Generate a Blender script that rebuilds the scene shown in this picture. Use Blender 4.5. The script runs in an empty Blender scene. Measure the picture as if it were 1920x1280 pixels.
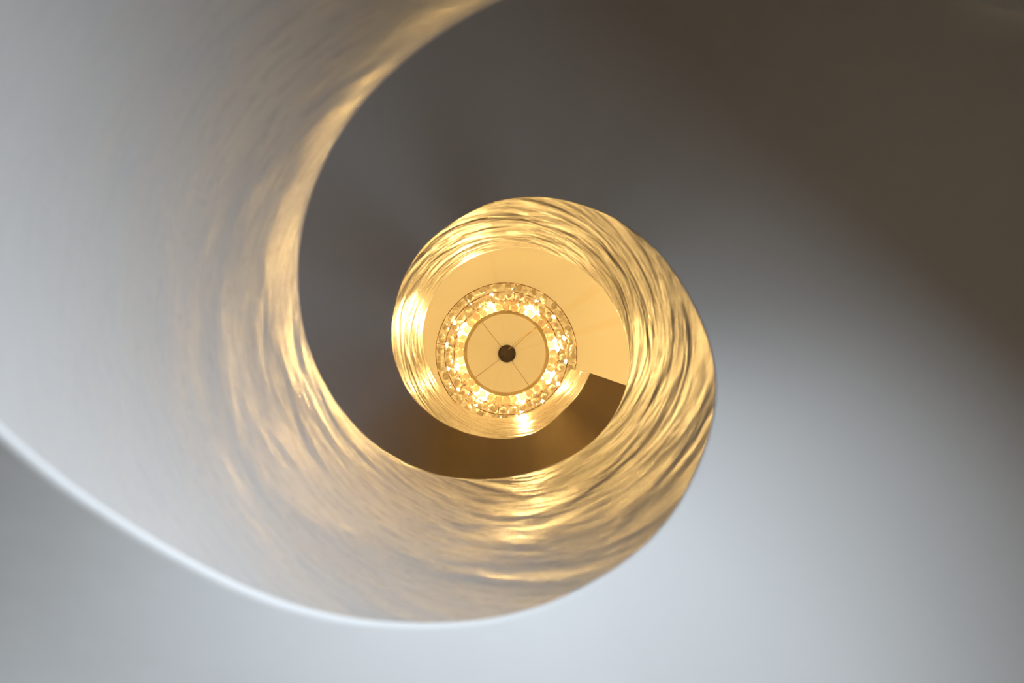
import bpy, bmesh, math, random
from mathutils import Vector, Matrix
random.seed(7)
PI = math.pi
R = math.radians
sc = bpy.context.scene
col = sc.collection

# ------------------------------------------------------------------ measured stair profile
# well radius 0.45 m; heights (m above the camera) every 4 degrees going down the stair,
# of the soffit edge (ZA) and of the balustrade top (ZB)
ZA= [4.593, 4.601, 4.607, 4.611, 4.615, 4.623, 4.633, 4.634, 4.618, 4.576, 4.518, 4.454, 4.395, 4.343, 4.306, 4.28, 4.258, 4.236, 4.215, 4.196, 4.176, 4.152, 4.119, 4.081, 4.042, 3.998, 3.949, 3.897, 3.846, 3.795, 3.744, 3.691, 3.639, 3.598, 3.568, 3.542, 3.516, 3.488, 3.46, 3.435, 3.415, 3.4, 3.387, 3.375, 3.362, 3.347, 3.326, 3.301, 3.273, 3.244, 3.215, 3.188, 3.165, 3.148, 3.132, 3.115, 3.093, 3.066, 3.032, 2.994, 2.956, 2.921, 2.889, 2.861, 2.834, 2.807, 2.778, 2.748, 2.718, 2.689, 2.658, 2.623, 2.588, 2.552, 2.518, 2.483, 2.446, 2.408, 2.371, 2.334, 2.298, 2.26, 2.22, 2.177, 2.13, 2.081, 2.032, 1.985, 1.941, 1.901, 1.865, 1.832, 1.802, 1.772, 1.742, 1.71, 1.677, 1.643, 1.611, 1.582, 1.555, 1.53, 1.505, 1.481, 1.455, 1.427, 1.399, 1.371, 1.344, 1.317, 1.291, 1.263, 1.233, 1.202, 1.168, 1.135, 1.102, 1.069, 1.037, 1.005, 0.973, 0.939, 0.903, 0.865, 0.825, 0.786, 0.747, 0.709, 0.672, 0.636, 0.603, 0.57, 0.538, 0.505, 0.471, 0.438, 0.405, 0.373, 0.343, 0.314, 0.285, 0.255, 0.226, 0.197, 0.168, 0.14, 0.113, 0.084, 0.054, 0.023, -0.008, -0.039, -0.071, -0.104, -0.136, -0.168, -0.2, -0.232, -0.264, -0.296, -0.329, -0.361, -0.393, -0.425, -0.457, -0.489, -0.522, -0.554, -0.586, -0.618, -0.65, -0.682, -0.714, -0.747, -0.779, -0.811, -0.843, -0.875, -0.907, -0.939, -0.972, -1.004, -1.036, -1.068, -1.1, -1.132]
ZB= [5.863, 5.939, 5.985, 6.003, 6.007, 5.996, 5.979, 5.96, 5.935, 5.896, 5.855, 5.818, 5.79, 5.766, 5.739, 5.71, 5.681, 5.65, 5.62, 5.589, 5.553, 5.505, 5.457, 5.409, 5.377, 5.363, 5.343, 5.305, 5.256, 5.207, 5.166, 5.134, 5.106, 5.076, 5.042, 5.001, 4.955, 4.91, 4.869, 4.829, 4.785, 4.736, 4.694, 4.665, 4.64, 4.61, 4.576, 4.544, 4.519, 4.499, 4.474, 4.443, 4.412, 4.387, 4.368, 4.349, 4.33, 4.312, 4.296, 4.278, 4.258, 4.237, 4.212, 4.184, 4.152, 4.118, 4.085, 4.061, 4.04, 4.016, 3.988, 3.958, 3.926, 3.892, 3.857, 3.82, 3.781, 3.739, 3.695, 3.652, 3.608, 3.563, 3.518, 3.472, 3.424, 3.375, 3.329, 3.286, 3.246, 3.211, 3.183, 3.159, 3.135, 3.111, 3.088, 3.069, 3.054, 3.041, 3.03, 3.024, 3.022, 3.019, 3.013, 3.002, 2.986, 2.964, 2.937, 2.908, 2.874, 2.836, 2.792, 2.746, 2.698, 2.646, 2.592, 2.54, 2.49, 2.443, 2.397, 2.352, 2.307, 2.264, 2.223, 2.185, 2.148, 2.111, 2.074, 2.036, 1.999, 1.963, 1.93, 1.897, 1.865, 1.832, 1.798, 1.764, 1.732, 1.7, 1.67, 1.641, 1.612, 1.582, 1.553, 1.524, 1.495, 1.467, 1.44, 1.411, 1.381, 1.35, 1.319, 1.288, 1.255, 1.223, 1.191, 1.159, 1.127, 1.095, 1.063, 1.03, 0.998, 0.966, 0.934, 0.902, 0.87, 0.838, 0.805, 0.773, 0.741, 0.709, 0.677, 0.645, 0.613, 0.58, 0.548, 0.516, 0.484, 0.452, 0.42, 0.388, 0.355, 0.323, 0.291, 0.259, 0.227, 0.195]
T0, DT = 19.0, 4.0
RW = 0.45                      # radius of the open well
RB = RW + 0.12                 # outer face of balustrade
RO = 1.76                      # outer stairwell wall
CAMZ = 0.35                    # camera height over the floor
AX = Vector((0.020, -0.060, 0))   # axis of the well, camera stands at x=0,y=0
F = 1665.0
VP = (944.2, 667.5)            # pixel where verticals meet

def samp(tab, t):
    x = (t - T0) / DT
    i = max(0, min(len(tab) - 2, int(math.floor(x))))
    u = x - i
    p1, p2 = tab[i], tab[i + 1]
    p0 = tab[i - 1] if i > 0 else 2 * p1 - p2
    p3 = tab[i + 2] if i + 2 < len(tab) else 2 * p2 - p1
    return 0.5 * (2*p1 + (p2-p0)*u + (2*p0-5*p1+4*p2-p3)*u*u + (3*p1-p0-3*p2+p3)*u*u*u) + CAMZ
def zA(t): return samp(ZA, t)
def zB(t): return samp(ZB, t)
def P(r, t, z):
    return Vector((AX.x + r*math.cos(R(t)), AX.y + r*math.sin(R(t)), z))

# ------------------------------------------------------------------ helpers
def mesh_obj(name, bm, mat, parent=None, smooth=True, auto=None):
    me = bpy.data.meshes.new(name)
    bmesh.ops.recalc_face_normals(bm, faces=bm.faces)
    bm.to_mesh(me); bm.free()
    if smooth:
        for p in me.polygons: p.use_smooth = True
        if auto:
            try: me.set_sharp_from_angle(angle=R(auto))
            except Exception: pass
    if mat: me.materials.append(mat)
    o = bpy.data.objects.new(name, me)
    col.objects.link(o)
    if parent: o.parent = parent
    return o
def empty(name, loc=(0, 0, 0)):
    o = bpy.data.objects.new(name, None); col.objects.link(o); o.location = loc
    o.empty_display_size = .2
    return o
def tag(o, label=None, cat=None, group=None, kind=None):
    if label: o['label'] = label
    if cat: o['category'] = cat
    if group: o['group'] = group
    if kind: o['kind'] = kind
    return o

def nodes(m):
    m.use_nodes = True
    nt = m.node_tree
    return nt, nt.nodes, nt.links, nt.nodes['Principled BSDF']
def plaster(name, colr, rough, streak=False, spec=.5):
    m = bpy.data.materials.new(name)
    nt, N, L, b = nodes(m)
    b.inputs['Roughness'].default_value = rough
    b.inputs['Specular IOR Level'].default_value = spec
    if streak:
        uv = N.new('ShaderNodeUVMap'); uv.uv_map = 'wall'
        def chain(sx, sy, scale, detail, dist=0.0, ro=.55):
            mp = N.new('ShaderNodeMapping'); mp.inputs['Scale'].default_value = (sx, sy, 1)
            mp.inputs['Rotation'].default_value = (0, 0, R(3))
            n = N.new('ShaderNodeTexNoise'); n.inputs['Scale'].default_value = scale
            n.inputs['Detail'].default_value = detail; n.inputs['Roughness'].default_value = ro
            n.inputs['Distortion'].default_value = dist
            L.new(uv.outputs['UV'], mp.inputs['Vector']); L.new(mp.outputs['Vector'], n.inputs['Vector'])
            return n
        a = chain(*STREAK_A); c = chain(*STREAK_B); d = chain(*STREAK_C)
        b1 = N.new('ShaderNodeBump'); b1.inputs['Strength'].default_value = 1; b1.inputs['Distance'].default_value = BUMP_A
        b2 = N.new('ShaderNodeBump'); b2.inputs['Strength'].default_value = 1; b2.inputs['Distance'].default_value = BUMP_B
        b3 = N.new('ShaderNodeBump'); b3.inputs['Strength'].default_value = 1; b3.inputs['Distance'].default_value = BUMP_C
        sx = N.new('ShaderNodeSeparateXYZ'); L.new(uv.outputs['UV'], sx.inputs['Vector'])
        hm = N.new('ShaderNodeMapRange'); hm.inputs['From Min'].default_value = FADE[0]; hm.inputs['From Max'].default_value = FADE[1]
        hm.inputs['To Min'].default_value = FADE[2]; hm.inputs['To Max'].default_value = 1.0
        L.new(sx.outputs['Y'], hm.inputs['Value'])
        for q in (b1, b2, b3): L.new(hm.outputs['Result'], q.inputs['Strength'])
        L.new(a.outputs['Fac'], b1.inputs['Height']); L.new(c.outputs['Fac'], b2.inputs['Height']); L.new(d.outputs['Fac'], b3.inputs['Height'])
        L.new(b1.outputs['Normal'], b2.inputs['Normal']); L.new(b2.outputs['Normal'], b3.inputs['Normal'])
        L.new(b3.outputs['Normal'], b.inputs['Normal'])
        # uneven trowelled colour of the polished plaster, the marks run along the sweep of the wall
        mx = N.new('ShaderNodeMix'); mx.data_type = 'RGBA'
        r = N.new('ShaderNodeMapRange'); r.inputs['From Min'].default_value = .32; r.inputs['From Max'].default_value = .68
        L.new(c.outputs['Fac'], r.inputs['Value']); L.new(r.outputs['Result'], mx.inputs['Factor'])
        mx.inputs['A'].default_value = (colr[0]*.985, colr[1]*.98, colr[2]*.975, 1)
        mx.inputs['B'].default_value = (*colr, 1)
        L.new(mx.outputs['Result'], b.inputs['Base Color'])
        r2 = N.new('ShaderNodeMapRange'); r2.inputs['From Min'].default_value = .35; r2.inputs['From Max'].default_value = .65
        r2.inputs['To Min'].default_value = rough - .08; r2.inputs['To Max'].default_value = rough + .12
        L.new(d.outputs['Fac'], r2.inputs['Value']); L.new(r2.outputs['Result'], b.inputs['Roughness'])
    else:
        n = N.new('ShaderNodeTexNoise'); n.inputs['Scale'].default_value = 3.0; n.inputs['Detail'].default_value = 5
        tc = N.new('ShaderNodeTexCoord'); L.new(tc.outputs['Object'], n.inputs['Vector'])
        mx = N.new('ShaderNodeMix'); mx.data_type = 'RGBA'
        mx.inputs['A'].default_value = (colr[0]*.965, colr[1]*.965, colr[2]*.965, 1); mx.inputs['B'].default_value = (*colr, 1)
        L.new(n.outputs['Fac'], mx.inputs['Factor']); L.new(mx.outputs['Result'], b.inputs['Base Color'])
        bp = N.new('ShaderNodeBump'); bp.inputs['Strength'].default_value = .25; bp.inputs['Distance'].default_value = .004
        n2 = N.new('ShaderNodeTexNoise'); n2.inputs['Scale'].default_value = 14; n2.inputs['Detail'].default_value = 6
        L.new(tc.outputs['Object'], n2.inputs['Vector'])
        L.new(n2.outputs['Fac'], bp.inputs['Height']); L.new(bp.outputs['Normal'], b.inputs['Normal'])
    return m
def simple(name, colr, rough=.5, metal=0, trans=0, ior=1.5, emit=None, strength=0):
    m = bpy.data.materials.new(name)
    nt, N, L, b = nodes(m)
    b.inputs['Base Color'].default_value = (*colr, 1)
    b.inputs['Roughness'].default_value = rough; b.inputs['Metallic'].default_value = metal
    b.inputs['Transmission Weight'].default_value = trans; b.inputs['IOR'].default_value = ior
    if emit:
        b.inputs['Emission Color'].default_value = (*emit, 1); b.inputs['Emission Strength'].default_value = strength
    return m

# ------------------------------------------------------------------ tunables
FADE = (1.65, 3.4, .10)
STREAK_A = (.7, .8, 4.0, 2.0, .6)
STREAK_B = (.55, 1.2, 7.0, 3.0, .5)
STREAK_C = (1.0, 4.0, 14.0, 3.0, .2)
BUMP = (.066, .025, .003)
BUMP_A, BUMP_B, BUMP_C = BUMP
CRYS = .42
WARM = (1.0, .635, .21)
BULB_FILL = 290.0
BULB = 1950.0
DAY = 180.0
DAYC = (.61, .755, 1.0)
EXPO = 0.0

WROUGH = .29
WALLC = (.54, .475, .39)
WSPEC = .1
M_wall = plaster('polished_plaster', WALLC, WROUGH, True, WSPEC)
M_soff = plaster('matt_plaster', (.85, .765, .63), .75)
M_ceil = plaster('ceiling_paint', (.83, .85, .88), .8)
ZSPLIT = 3.0
UPC = (.82, .78, .70)
M_upper = plaster('upper_wall_paint', UPC, .8)
OUTC = (.12, .085, .055)
FLOC = (.10, .07, .045)
TRC = (.55, .42, .28)
M_outer = plaster('outer_wall_paint', OUTC, .8)
M_floor = simple('floor_stone', FLOC, .5)
M_tread = simple('tread_stone', TRC, .45)
M_dark = simple('canopy_dark_metal', (.028, .018, .02), .45, .3)
M_wire = simple('bronze_wire', (.16, .085, .03), .35, .9)
M_cord = simple('gold_cord', (.75, .52, .22), .4, .3)
M_hoop = simple('champagne_metal', (.95, .88, .74), .6, .0)
M_plate = simple('copper_plate', (.13, .03, .012), .45, .3)
M_glass = simple('crystal_glass', (1, .97, .90), .05, 0, .88, 1.56)
# the cut crystal scatters part of the light that enters it
_nt = M_glass.node_tree; _b = _nt.nodes['Principled BSDF']; _o = _nt.nodes['Material Output']
_t = _nt.nodes.new('ShaderNodeBsdfTranslucent'); _t.inputs['Color'].default_value = (1, .96, .88, 1)
_m = _nt.nodes.new('ShaderNodeMixShader'); _m.inputs['Fac'].default_value = CRYS
_nt.links.new(_b.outputs['BSDF'], _m.inputs[1]); _nt.links.new(_t.outputs['BSDF'], _m.inputs[2]); _nt.links.new(_m.outputs['Shader'], _o.inputs['Surface'])
M_bulb = simple('bulb_glow', (1, .9, .7), .5, 0, 0, 1.45, WARM, BULB)

# ------------------------------------------------------------------ staircase
TE = T0 + DT*161               # foot of the stair
stair = empty('spiral_staircase', (AX.x, AX.y, 0))
tag(stair, 'white plastered spiral staircase curling up the round well around the chandelier', 'staircase')
def adopt(o, root):
    o.parent = root
    o.matrix_parent_inverse = Matrix.Translation(root.location).inverted()
    return o

# balustrade: profile swept along the helix
def balustrade():
    bm = bmesh.new(); uvl = bm.loops.layers.uv.new('wall')
    n = int((TE - T0) / 1.0)
    ts = [T0 + (TE - T0)*i/n for i in range(n + 1)]
    rings = []
    for t in ts:
        a, b = zA(t), zB(t)
        fl = max(0.0, min(1.0, (b - 2.5)/2))
        top_h, top_r = .30 - .22*fl, .06 - .035*fl
        # lift the rounded top so that its visible edge keeps the measured height
        want = RW/(b - CAMZ) if b > CAMZ + .3 else None
        if want:
            lo_, hi_ = 0.0, .35
            for _ in range(18):
                md = (lo_ + hi_)/2
                edge = min((RW + top_r*(1 - math.cos(k/40*PI/2)))/(b + md - top_h + top_h*math.sin(k/40*PI/2) - CAMZ) for k in range(41))
                if edge > want: lo_ = md
                else: hi_ = md
            b += (lo_ + hi_)/2
        prof = []
        fb = .009 if a < 1.9 else max(.004, .009 - (a - 1.9)*.006)
        prof.append((RB, a + fb))
        prof.append((RW, a + fb))
        m = 12
        for k in range(1, m):
            prof.append((RW, a + fb + (b - top_h - a - fb)*k/m))
        for k in range(0, 15):
            q = k/14*PI/2
            prof.append((RW + top_r*(1 - math.cos(q)), b - top_h + top_h*math.sin(q)))
        for k in range(0, 6):
            q = k/5*PI/2
            prof.append((RB - .03 + .03*math.sin(q), b - .03 + .03*math.cos(q)))
        prof.append((RB, a + .25))
        rings.append([(bm.verts.new(P(r, t, z)), (R(t)*RW, z)) for r, z in prof])
    k = len(rings[0])
    for i in range(n):
        for j in range(k):
            j2 = (j + 1) % k
            q = (rings[i][j], rings[i+1][j], rings[i+1][j2], rings[i][j2])
            f = bm.faces.new([v[0] for v in q])
            for lp, v in zip(f.loops, q): lp[uvl].uv = v[1]
    f = bm.faces.new([v[0] for v in rings[0]])
    for lp, v in zip(f.loops, rings[0]): lp[uvl].uv = v[1]
    f = bm.faces.new([v[0] for v in rings[-1]])
    return mesh_obj('balustrade', bm, M_wall, None, True, 50)
bal = adopt(balustrade(), stair)
tag(bal, 'smooth polished plaster balustrade wall facing the open well')

def soffit():
    bm = bmesh.new()
    n = int((TE - T0) / 1.0)
    rr = [RB, RB + .1, .8, 1.0, 1.2, 1.4, 1.6, RO - .004]
    lo, hi = [], []
    for i in range(n + 1):
        t = T0 + (TE - T0)*i/n
        a = zA(t)
        fb = .009 if a < 1.9 else max(.004, .009 - (a - 1.9)*.006)
        edge = []
        for k in range(0, 6):
            q = (5 - k)/5*PI/2
            edge.append((RW + fb - fb*math.sin(q), a + fb - fb*math.cos(q)))
        lo.append([bm.verts.new(P(r, t, z)) for r, z in edge + [(r, a) for r in rr]])
        hi.append([bm.verts.new(P(r, t, z)) for r, z in [(RB, a + fb)] + [(r, a + .03) for r in rr]])
    for i in range(n):
        for g_, fl in ((lo, 0), (hi, 1)):
            for j in range(len(g_[0]) - 1):
                bm.faces.new((g_[i][j], g_[i][j+1], g_[i+1][j+1], g_[i+1][j]))
        bm.faces.new((lo[i][0], lo[i+1][0], hi[i+1][0], hi[i][0]))
        bm.faces.new((lo[i][-1], hi[i][-1], hi[i+1][-1], lo[i+1][-1]))
    for e in (0, n):
        bm.faces.new(lo[e] + list(reversed(hi[e])))
    return mesh_obj('soffit', bm, M_soff, None, True, 40)
sof = adopt(soffit(), stair)
tag(sof, 'plain matt plaster underside of the spiral stair')

# treads on top of the soffit
nstep = 28
t = T0
step_z = None
span = (TE - T0)/nstep
for s in range(nstep):
    t1, t2 = T0 + s*span, T0 + (s + 1)*span
    ztop = max(zA(t1 + i) for i in range(0, int(span) + 1, 4)) + .10
    if step_z is not None: ztop = min(ztop, step_z - .05)
    step_z = ztop
    bm = bmesh.new()
    m = 8
    rs = [RB + .002, RO - .006]
    g = []
    for i in range(m + 1):
        tt = t1 + (t2 - t1)*i/m
        zb = zA(tt) + .032
        zt = max(ztop, zb + .02)
        g.append([bm.verts.new(P(rs[0], tt, zb)), bm.verts.new(P(rs[1], tt, zb)), bm.verts.new(P(rs[1], tt, zt)), bm.verts.new(P(rs[0], tt, zt))])
    for i in range(m):
        for j in range(4):
            bm.faces.new((g[i][j], g[i][(j+1) % 4], g[i+1][(j+1) % 4], g[i+1][j]))
    bm.faces.new(g[0]); bm.faces.new(list(reversed(g[m])))
    adopt(mesh_obj('step', bm, M_tread, None, False), stair)

# ------------------------------------------------------------------ room shell
ZC = CAMZ + 7.86               # ceiling
def outline(zlo, zhi, t_a, t_b, n, r=RO, thick=.15):
    bm = bmesh.new(); g = []
    for i in range(n + 1):
        t = t_a + (t_b - t_a)*i/n
        g.append([bm.verts.new(P(r, t, zlo)), bm.verts.new(P(r + thick, t, zlo)), bm.verts.new(P(r + thick, t, zhi)), bm.verts.new(P(r, t, zhi))])
    closed = abs(t_b - t_a) >= 359.9
    for i in range(n):
        for j in range(4):
            bm.faces.new((g[i][j], g[i][(j+1) % 4], g[i+1][(j+1) % 4], g[i+1][j]))
    if not closed:
        bm.faces.new(g[0]); bm.faces.new(list(reversed(g[n])))
    return bm
DOOR_A = -60.0  # unseen opening, placed and sized to grade the daylight on the soffit
DOOR_B = 9.0
DOOR_LO = 0.0
DOOR_H = 0.60
LTILT = 1.1
SUN = 0
SUNDIR = (0, 0, 0)
def outer_wall():
    bm = outline(0, ZSPLIT, DOOR_B, DOOR_A + 360, 75)
    for zlo, zhi in ((DOOR_H, ZSPLIT),) + (((0, DOOR_LO),) if DOOR_LO > 0 else ()):
        b2 = outline(zlo, zhi, DOOR_A, DOOR_B, 14)
        me = bpy.data.meshes.new('t'); b2.to_mesh(me); b2.free(); bm.from_mesh(me); bpy.data.meshes.remove(me)
    return mesh_obj('wall_lower', bm, M_outer, None, True, 30)
def upper_wall():
    bm = outline(ZSPLIT, ZC, 0, 360, 90)
    # pier that stands out from the wall at the upper right of the view
    pts = [(2.90*.45, -2.62*.45), (2.90*.45, -2.175*.45), (3.62*.45, -1.92*.45), (4.05*.45, -2.3*.45), (3.3*.45, -2.9*.45)]
    lo = [bm.verts.new((x, y, zA(305+0) + .5)) for x, y in pts]; hi = [bm.verts.new((x, y, ZC)) for x, y in pts]
    for v, (x, y) in zip(lo, pts): v.co.z = 2.7
    m = len(pts)
    for i in range(m): bm.faces.new((lo[i], lo[(i+1) % m], hi[(i+1) % m], hi[i]))
    bm.faces.new(lo); bm.faces.new(list(reversed(hi)))
    return mesh_obj('wall_upper', bm, M_upper, None, True, 30)
tag(outer_wall(), kind='structure')
tag(upper_wall(), kind='structure')
def disc(name, z, r, mat, th):
    bm = bmesh.new(); n = 96
    a = [bm.verts.new(P(r, 360*i/n, z)) for i in range(n)]; b = [bm.verts.new(P(r, 360*i/n, z + th)) for i in range(n)]
    bm.faces.new(a); bm.faces.new(list(reversed(b)))
    for i in range(n): bm.faces.new((a[i], a[(i+1) % n], b[(i+1) % n], b[i]))
    return tag(mesh_obj(name, bm, mat, None, False), kind='structure')
def ceiling_creases(m, cx, cy):
    # faint creases in the covering fan out from the middle of the ceiling
    nt = m.node_tree; N = nt.nodes; L = nt.links; b = N['Principled BSDF']
    tc = N.new('ShaderNodeTexCoord'); mp = N.new('ShaderNodeMapping'); mp.vector_type = 'POINT'
    mp.inputs['Location'].default_value = (-cx, -cy, 0)
    g = N.new('ShaderNodeTexGradient'); g.gradient_type = 'RADIAL'
    n = N.new('ShaderNodeTexNoise'); n.noise_dimensions = '1D'; n.inputs['Scale'].default_value = 34; n.inputs['Detail'].default_value = 2
    r = N.new('ShaderNodeMapRange'); r.inputs['From Min'].default_value = .62; r.inputs['From Max'].default_value = .70
    mul = N.new('ShaderNodeMix'); mul.data_type = 'RGBA'
    L.new(tc.outputs['Object'], mp.inputs['Vector']); L.new(mp.outputs['Vector'], g.inputs['Vector'])
    L.new(g.outputs['Fac'], n.inputs['W']); L.new(n.outputs['Fac'], r.inputs['Value']); L.new(r.outputs['Result'], mul.inputs['Factor'])
    src = b.inputs['Base Color'].links[0].from_socket
    L.new(src, mul.inputs['A']); mul.inputs['B'].default_value = (.81, .805, .80, 1)
    L.new(mul.outputs['Result'], b.inputs['Base Color'])
ceiling_creases(M_ceil, (950.5 - VP[0])*(ZC - CAMZ)/F, (662.8 - VP[1])*(ZC - CAMZ)/F)
disc('ceiling', ZC, RO + .15, M_ceil, .1)
disc('floor', -.1, RO + .15, M_floor, .1)

# ------------------------------------------------------------------ chandelier
def pix(x, y, z):
    """place on the horizontal plane z (m above the camera) seen at picture position x, y"""
    n = Vector((VP[0] - 960, VP[1] - 640, F)).normalized()
    X = (Vector((1, 0, 0)) - n.x*n).normalized(); Y = n.cross(X)
    c = Vector((x - 960, y - 640, F))
    w = Vector((c.dot(X), c.dot(Y), c.dot(n)))
    return Vector((w.x/w.z*z, w.y/w.z*z, z + CAMZ))
ZL = 6.20                       # lower tier of the chandelier above the camera
CC = pix(949.5, 662, ZL)        # its centre
px = ZL / F                     # metres per picture pixel at that height
ZCc = ZC - CAMZ
chand = empty('chandelier', (CC.x, CC.y, CC.z))
tag(chand, 'round crystal chandelier with glowing bulbs and three rings of glass beads below the ceiling', 'chandelier')
def torus(name, r, rad, z, mat, n=128, k=8, parent=chand, ell=1.0):
    bm = bmesh.new(); g = []
    for i in range(n):
        a = 2*PI*i/n
        g.append([bm.verts.new(((r + rad*math.cos(2*PI*j/k))*math.cos(a), (r + rad*math.cos(2*PI*j/k))*math.sin(a), z + rad*ell*math.sin(2*PI*j/k))) for j in range(k)])
    for i in range(n):
        for j in range(k):
            bm.faces.new((g[i][j], g[i][(j+1) % k], g[(i+1) % n][(j+1) % k], g[(i+1) % n][j]))
    return mesh_obj(name, bm, mat, parent)
def lathe(name, prof, mat, parent, n=128, auto=40):
    bm = bmesh.new(); g = []
    for i in range(n):
        a = 2*PI*i/n
        g.append([bm.verts.new((r*math.cos(a), r*math.sin(a), z)) for r, z in prof])
    k = len(prof)
    for i in range(n):
        for j in range(k):
            bm.faces.new((g[i][j], g[i][(j+1) % k], g[(i+1) % n][(j+1) % k], g[(i+1) % n][j]))
    return mesh_obj(name, bm, mat, parent, True, auto)
def tube(name, pts, rad, mat, parent, k=8):
    bm = bmesh.new(); g = []
    for i, p in enumerate(pts):
        d = (pts[min(i+1, len(pts)-1)] - pts[max(i-1, 0)]).normalized()
        u = d.cross(Vector((0, 0, 1)));
        if u.length < 1e-4: u = Vector((1, 0, 0))
        u.normalize(); v = d.cross(u)
        g.append([bm.verts.new(p + rad*(u*math.cos(2*PI*j/k) + v*math.sin(2*PI*j/k))) for j in range(k)])
    for i in range(len(pts) - 1):
        for j in range(k):
            bm.faces.new((g[i][j], g[i][(j+1) % k], g[i+1][(j+1) % k], g[i+1][j]))
    bm.faces.new(g[0]); bm.faces.new(list(reversed(g[-1])))
    return mesh_obj(name, bm, mat, parent)

# inner hoop: a shallow upright band with a flat lip turned under the bulbs
hz = -.035
ri, ro_ = 73.6*px*(ZL+hz)/ZL, 81*px*(ZL+hz)/ZL
hoop = lathe('inner_hoop', [(ri, hz + .004), (ri + .004, hz), (ro_ - .004, hz), (ro_, hz + .004), (ro_, hz + .012), (ri + .012, hz + .014), (ri + .012, .12), (ri + .006, .12), (ri + .004, hz + .014)], M_hoop, chand)
# bulb plate above the bulbs
pz = .13
sc1 = (ZL + pz)/ZL
plate = lathe('bulb_plate', [(ri + .008, pz), (91*px*sc1, pz), (91*px*sc1, pz + .008), (ri + .008, pz + .008)], M_plate, chand)
# three wire rings that carry the crystals
RR = (98, 115.5, 132)
rz = (.03, .06, .09)
frames = []
for q, (r_, z_) in enumerate(zip(RR, rz)):
    fr = torus('tier_ring', r_*px*(ZL + z_)/ZL, .0032, z_, M_wire, ell=2.2)
    frames.append(fr)
spoke_mesh = None
for k8 in range(8):
    if spoke_mesh is None:
        bm = bmesh.new()
        e = Vector((1, 0, 0)); w = Vector((0, .0025, 0))
        prev = None
        for p in [e*(84*px) + Vector((0, 0, pz+.01)), e*(98*px*(ZL+.03)/ZL) + Vector((0, 0, .03)), e*(115.5*px*(ZL+.06)/ZL) + Vector((0, 0, .06)), e*(132*px*(ZL+.09)/ZL) + Vector((0, 0, .09))]:
            cur = [bm.verts.new(p - w), bm.verts.new(p + w), bm.verts.new(p + w + Vector((0, 0, .006))), bm.verts.new(p - w + Vector((0, 0, .006)))]
            if prev:
                for j in range(4): bm.faces.new((prev[j], prev[(j+1) % 4], cur[(j+1) % 4], cur[j]))
            else: bm.faces.new(cur)
            prev = cur
        bm.faces.new(list(reversed(prev)))
        o = mesh_obj('spoke', bm, M_wire, chand, False); spoke_mesh = o.data
    else:
        o = bpy.data.objects.new('spoke', spoke_mesh); col.objects.link(o); o.parent = chand
    o.rotation_euler = (0, 0, R(8 + 45*k8))

# bulbs in small sockets
BA = [30, 73, 120, 165, 207.5, 251, 300, 349]
bulb_mesh = None
for a in BA:
    e = Vector((math.cos(R(a)), math.sin(R(a)), 0))
    pos = e*(86.5*px)
    prof = [(0.0005, -.030), (.010, -.028), (.019, -.021), (.0245, -.010), (.026, 0), (.0245, .010), (.019, .022), (.012, .034), (.0005, .034)]
    if bulb_mesh is None:
        o = lathe('bulb', prof, M_bulb, chand, 24); bulb_mesh = o.data
        so = lathe('socket', [(.001, .036), (.014, .036), (.014, pz - .002 - .01), (.001, pz - .002 - .01)], M_plate, o, 20); sock_mesh = so.data
    else:
        o = bpy.data.objects.new('bulb', bulb_mesh); col.objects.link(o); o.parent = chand
        so = bpy.data.objects.new('socket', sock_mesh); col.objects.link(so); so.parent = o
    o.location = pos + Vector((0, 0, .01))

# added circle of small bulbs, brightens the outer crystals and the ceiling
M_fill_bulb = simple('fill_bulb_glow', (1, .9, .7), .5, 0, 0, 1.45, WARM, BULB_FILL)
up_mesh = None
for a in range(16):
    e = Vector((math.cos(R(22.5*a + 8)), math.sin(R(22.5*a + 8)), 0))
    if up_mesh is None:
        o = lathe('fill_bulb', [(.0005, -.015), (.006, -.013), (.011, -.006), (.013, 0), (.011, .008), (.006, .014), (.0005, .016)], M_fill_bulb, chand, 16); up_mesh = o.data
    else:
        o = bpy.data.objects.new('fill_bulb', up_mesh); col.objects.link(o); o.parent = chand
    o.location = e*(115.5*px) + Vector((0, 0, .145))

# faceted crystal beads
def bead_mesh(r, seed):
    rnd = random.Random(seed)
    bm = bmesh.new(); bmesh.ops.create_icosphere(bm, subdivisions=2, radius=r)
    bmesh.ops.rotate(bm, verts=bm.verts, cent=(0, 0, 0), matrix=Matrix.Rotation(rnd.random()*6, 3, Vector((rnd.random(), rnd.random(), 1)).normalized()))
    me = bpy.data.meshes.new('crystal_bead')
    bm.to_mesh(me); bm.free(); me.materials.append(M_glass)
    return me
bm_big = [bead_mesh(.0275, s) for s in range(4)]
bm_sml = [bead_mesh(.0235, 10 + s) for s in range(4)]
spots = []                      # (radius px, angle, z, mesh)
def rowf(rpx, n, z, meshes, off=0, jr=1.5, jz=.006, prob=1.0):
    for i in range(n):
        if random.random() > prob: continue
        a = 360*(i + off)/n + random.uniform(-1, 1)
        spots.append((rpx + random.uniform(-jr, jr), a, z + random.uniform(-jz, jz), random.choice(meshes)))
rowf(87, 36, -.05, bm_big, 0, 1.6, .012)
near = len(spots)
rowf(106.5, 32, -.02, bm_sml, .3, 2.6)
rowf(124, 32, .01, bm_sml, .1, 2.8)
front = len(spots)
rowf(92.5, 38, .02, bm_big, .5, 2)
rowf(105.5, 38, .045, bm_sml, .8, 3)
rowf(108.5, 30, .09, bm_sml, .2, 3)
rowf(123, 42, .055, bm_sml, .6, 3)
rowf(126, 36, .10, bm_sml, .4, 2.5)
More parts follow.
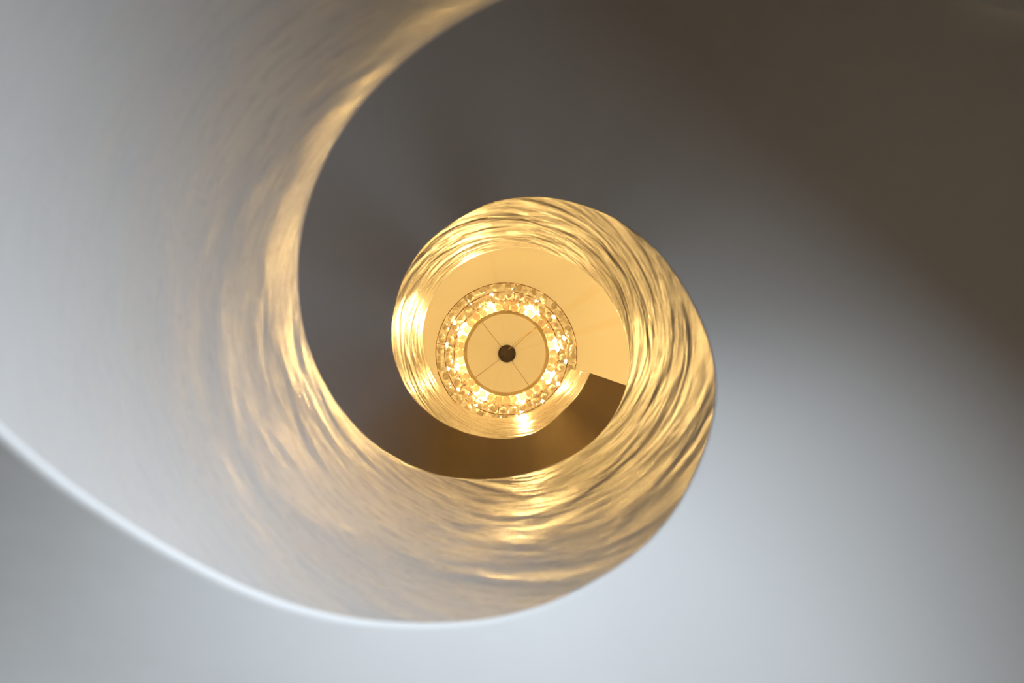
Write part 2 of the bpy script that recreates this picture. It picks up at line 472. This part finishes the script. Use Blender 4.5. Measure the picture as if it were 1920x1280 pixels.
def bead_pos(s):
    r_, a, z, me = s
    rr_ = r_*px*(ZL + z)/ZL
    return Vector((rr_*math.cos(R(a)), rr_*math.sin(R(a)), z))
for s in spots[:100]:
    o = bpy.data.objects.new('crystal_bead', s[3]); col.objects.link(o); o.parent = chand
    o.location = bead_pos(s); o.rotation_euler = (random.random()*6, random.random()*6, random.random()*6)
verts, faces = [], []
for s in spots[100:]:
    p = bead_pos(s); rot = Matrix.Rotation(random.random()*6, 3, Vector((random.random(), random.random(), random.random() + .1)).normalized())
    b0 = len(verts)
    verts += [tuple(rot @ v.co + p) for v in s[3].vertices]
    faces += [tuple(b0 + i for i in f.vertices) for f in s[3].polygons]
me = bpy.data.meshes.new('upper_crystal_beads'); me.from_pydata(verts, [], faces); me.materials.append(M_glass)
o = bpy.data.objects.new('upper_crystal_beads', me); col.objects.link(o); o.parent = chand; o['kind'] = 'stuff'

# ceiling canopy, suspension wires, cord
cp = pix(950.5, 662.8, ZCc) - CC
rc = 16.6*ZCc/F
can = lathe('canopy', [(.0005, -.035), (rc*.75, -.034), (rc*.95, -.026), (rc, -.015), (rc, -.001), (.0005, -.001)], M_dark, chand, 48)
can.location = cp
for (hx, hy) in ((904.5, 605), (1009.5, 609), (892.5, 707), (992, 723)):
    q = pix(hx, hy, ZL + hz + .09) - CC
    q = Vector((q.x, q.y, 0)).normalized()*(ri + .008); q.z = .118
    d = Vector((q.x - cp.x, q.y - cp.y, 0)).normalized()
    tube('suspension_wire', [cp + d*.055 + Vector((0, 0, -.03)), q], .0016, M_wire, chand)
q = pix(1009, 611, ZL + hz) - CC; q = Vector((q.x, q.y, 0)).normalized()*(ri + .002); q.z = .06
s0 = pix(953.5, 655, ZCc - .04) - CC
pts = []
for i in range(25):
    u = i/24; p = s0.lerp(q, u)
    side = Vector((q.y - s0.y, -(q.x - s0.x), 0)).normalized()
    p = p + side*.008*math.sin(PI*u)
    pts.append(p)
tube('power_cord', pts, .0030, M_cord, chand)

# ------------------------------------------------------------------ daylight through an unseen low doorway, sized to shape its light
def area(name, loc, target, sx, sy, power, colr):
    l = bpy.data.lights.new(name, 'AREA'); l.shape = 'RECTANGLE'; l.size = sx; l.size_y = sy
    l.energy = power; l.color = colr
    o = bpy.data.objects.new(name, l); col.objects.link(o); o.location = loc
    d = Vector(target) - Vector(loc)
    o.rotation_euler = d.to_track_quat('-Z', 'Y').to_euler()
    return o
ta = (DOOR_A + DOOR_B)/2
w = area('daylight', P(RO + .35, ta, (DOOR_LO + DOOR_H)/2), P(0, ta, (DOOR_LO + DOOR_H)/2 + LTILT), 1.7, DOOR_H - DOOR_LO, DAY, DAYC)

if SUN:
    l = bpy.data.lights.new('sunlight', 'SUN'); l.energy = SUN; l.angle = R(6); l.color = DAYC
    o = bpy.data.objects.new('sunlight', l); col.objects.link(o); o.location = P(3, ta, 3)
    o.rotation_euler = Vector(SUNDIR).to_track_quat('-Z', 'Y').to_euler()

wd = bpy.data.worlds.new('World'); sc.world = wd; wd.use_nodes = True
wd.node_tree.nodes['Background'].inputs['Color'].default_value = (.6, .75, 1, 1)
wd.node_tree.nodes['Background'].inputs['Strength'].default_value = .1

# ------------------------------------------------------------------ camera
cam = bpy.data.cameras.new('Camera'); co = bpy.data.objects.new('Camera', cam); col.objects.link(co)
cam.sensor_width = 36; cam.lens = F/1920*36; cam.clip_start = .01; cam.clip_end = 100
n = Vector((VP[0] - 960, VP[1] - 640, F)).normalized()
X = (Vector((1, 0, 0)) - n.x*n).normalized(); Y = n.cross(X)
M = Matrix((X, Y, n))
rt, dn, fw = M @ Vector((1, 0, 0)), M @ Vector((0, 1, 0)), M @ Vector((0, 0, 1))
rot = Matrix((rt, -dn, -fw)).transposed().to_4x4()
co.matrix_world = Matrix.Translation((0, 0, CAMZ)) @ rot
cam.dof.use_dof = True; cam.dof.focus_distance = 6.0; cam.dof.aperture_fstop = 2.8
sc.camera = co

# ------------------------------------------------------------------ render settings
sc.view_settings.view_transform = 'Standard'; sc.view_settings.look = 'None'
sc.view_settings.exposure = EXPO; sc.view_settings.gamma = 1
sc.view_settings.use_curve_mapping = False
cy = sc.cycles
cy.max_bounces = 16; cy.diffuse_bounces = 8; cy.glossy_bounces = 6; cy.transmission_bounces = 12
cy.caustics_reflective = False; cy.caustics_refractive = False
cy.sample_clamp_indirect = 4.0; cy.use_denoising = True
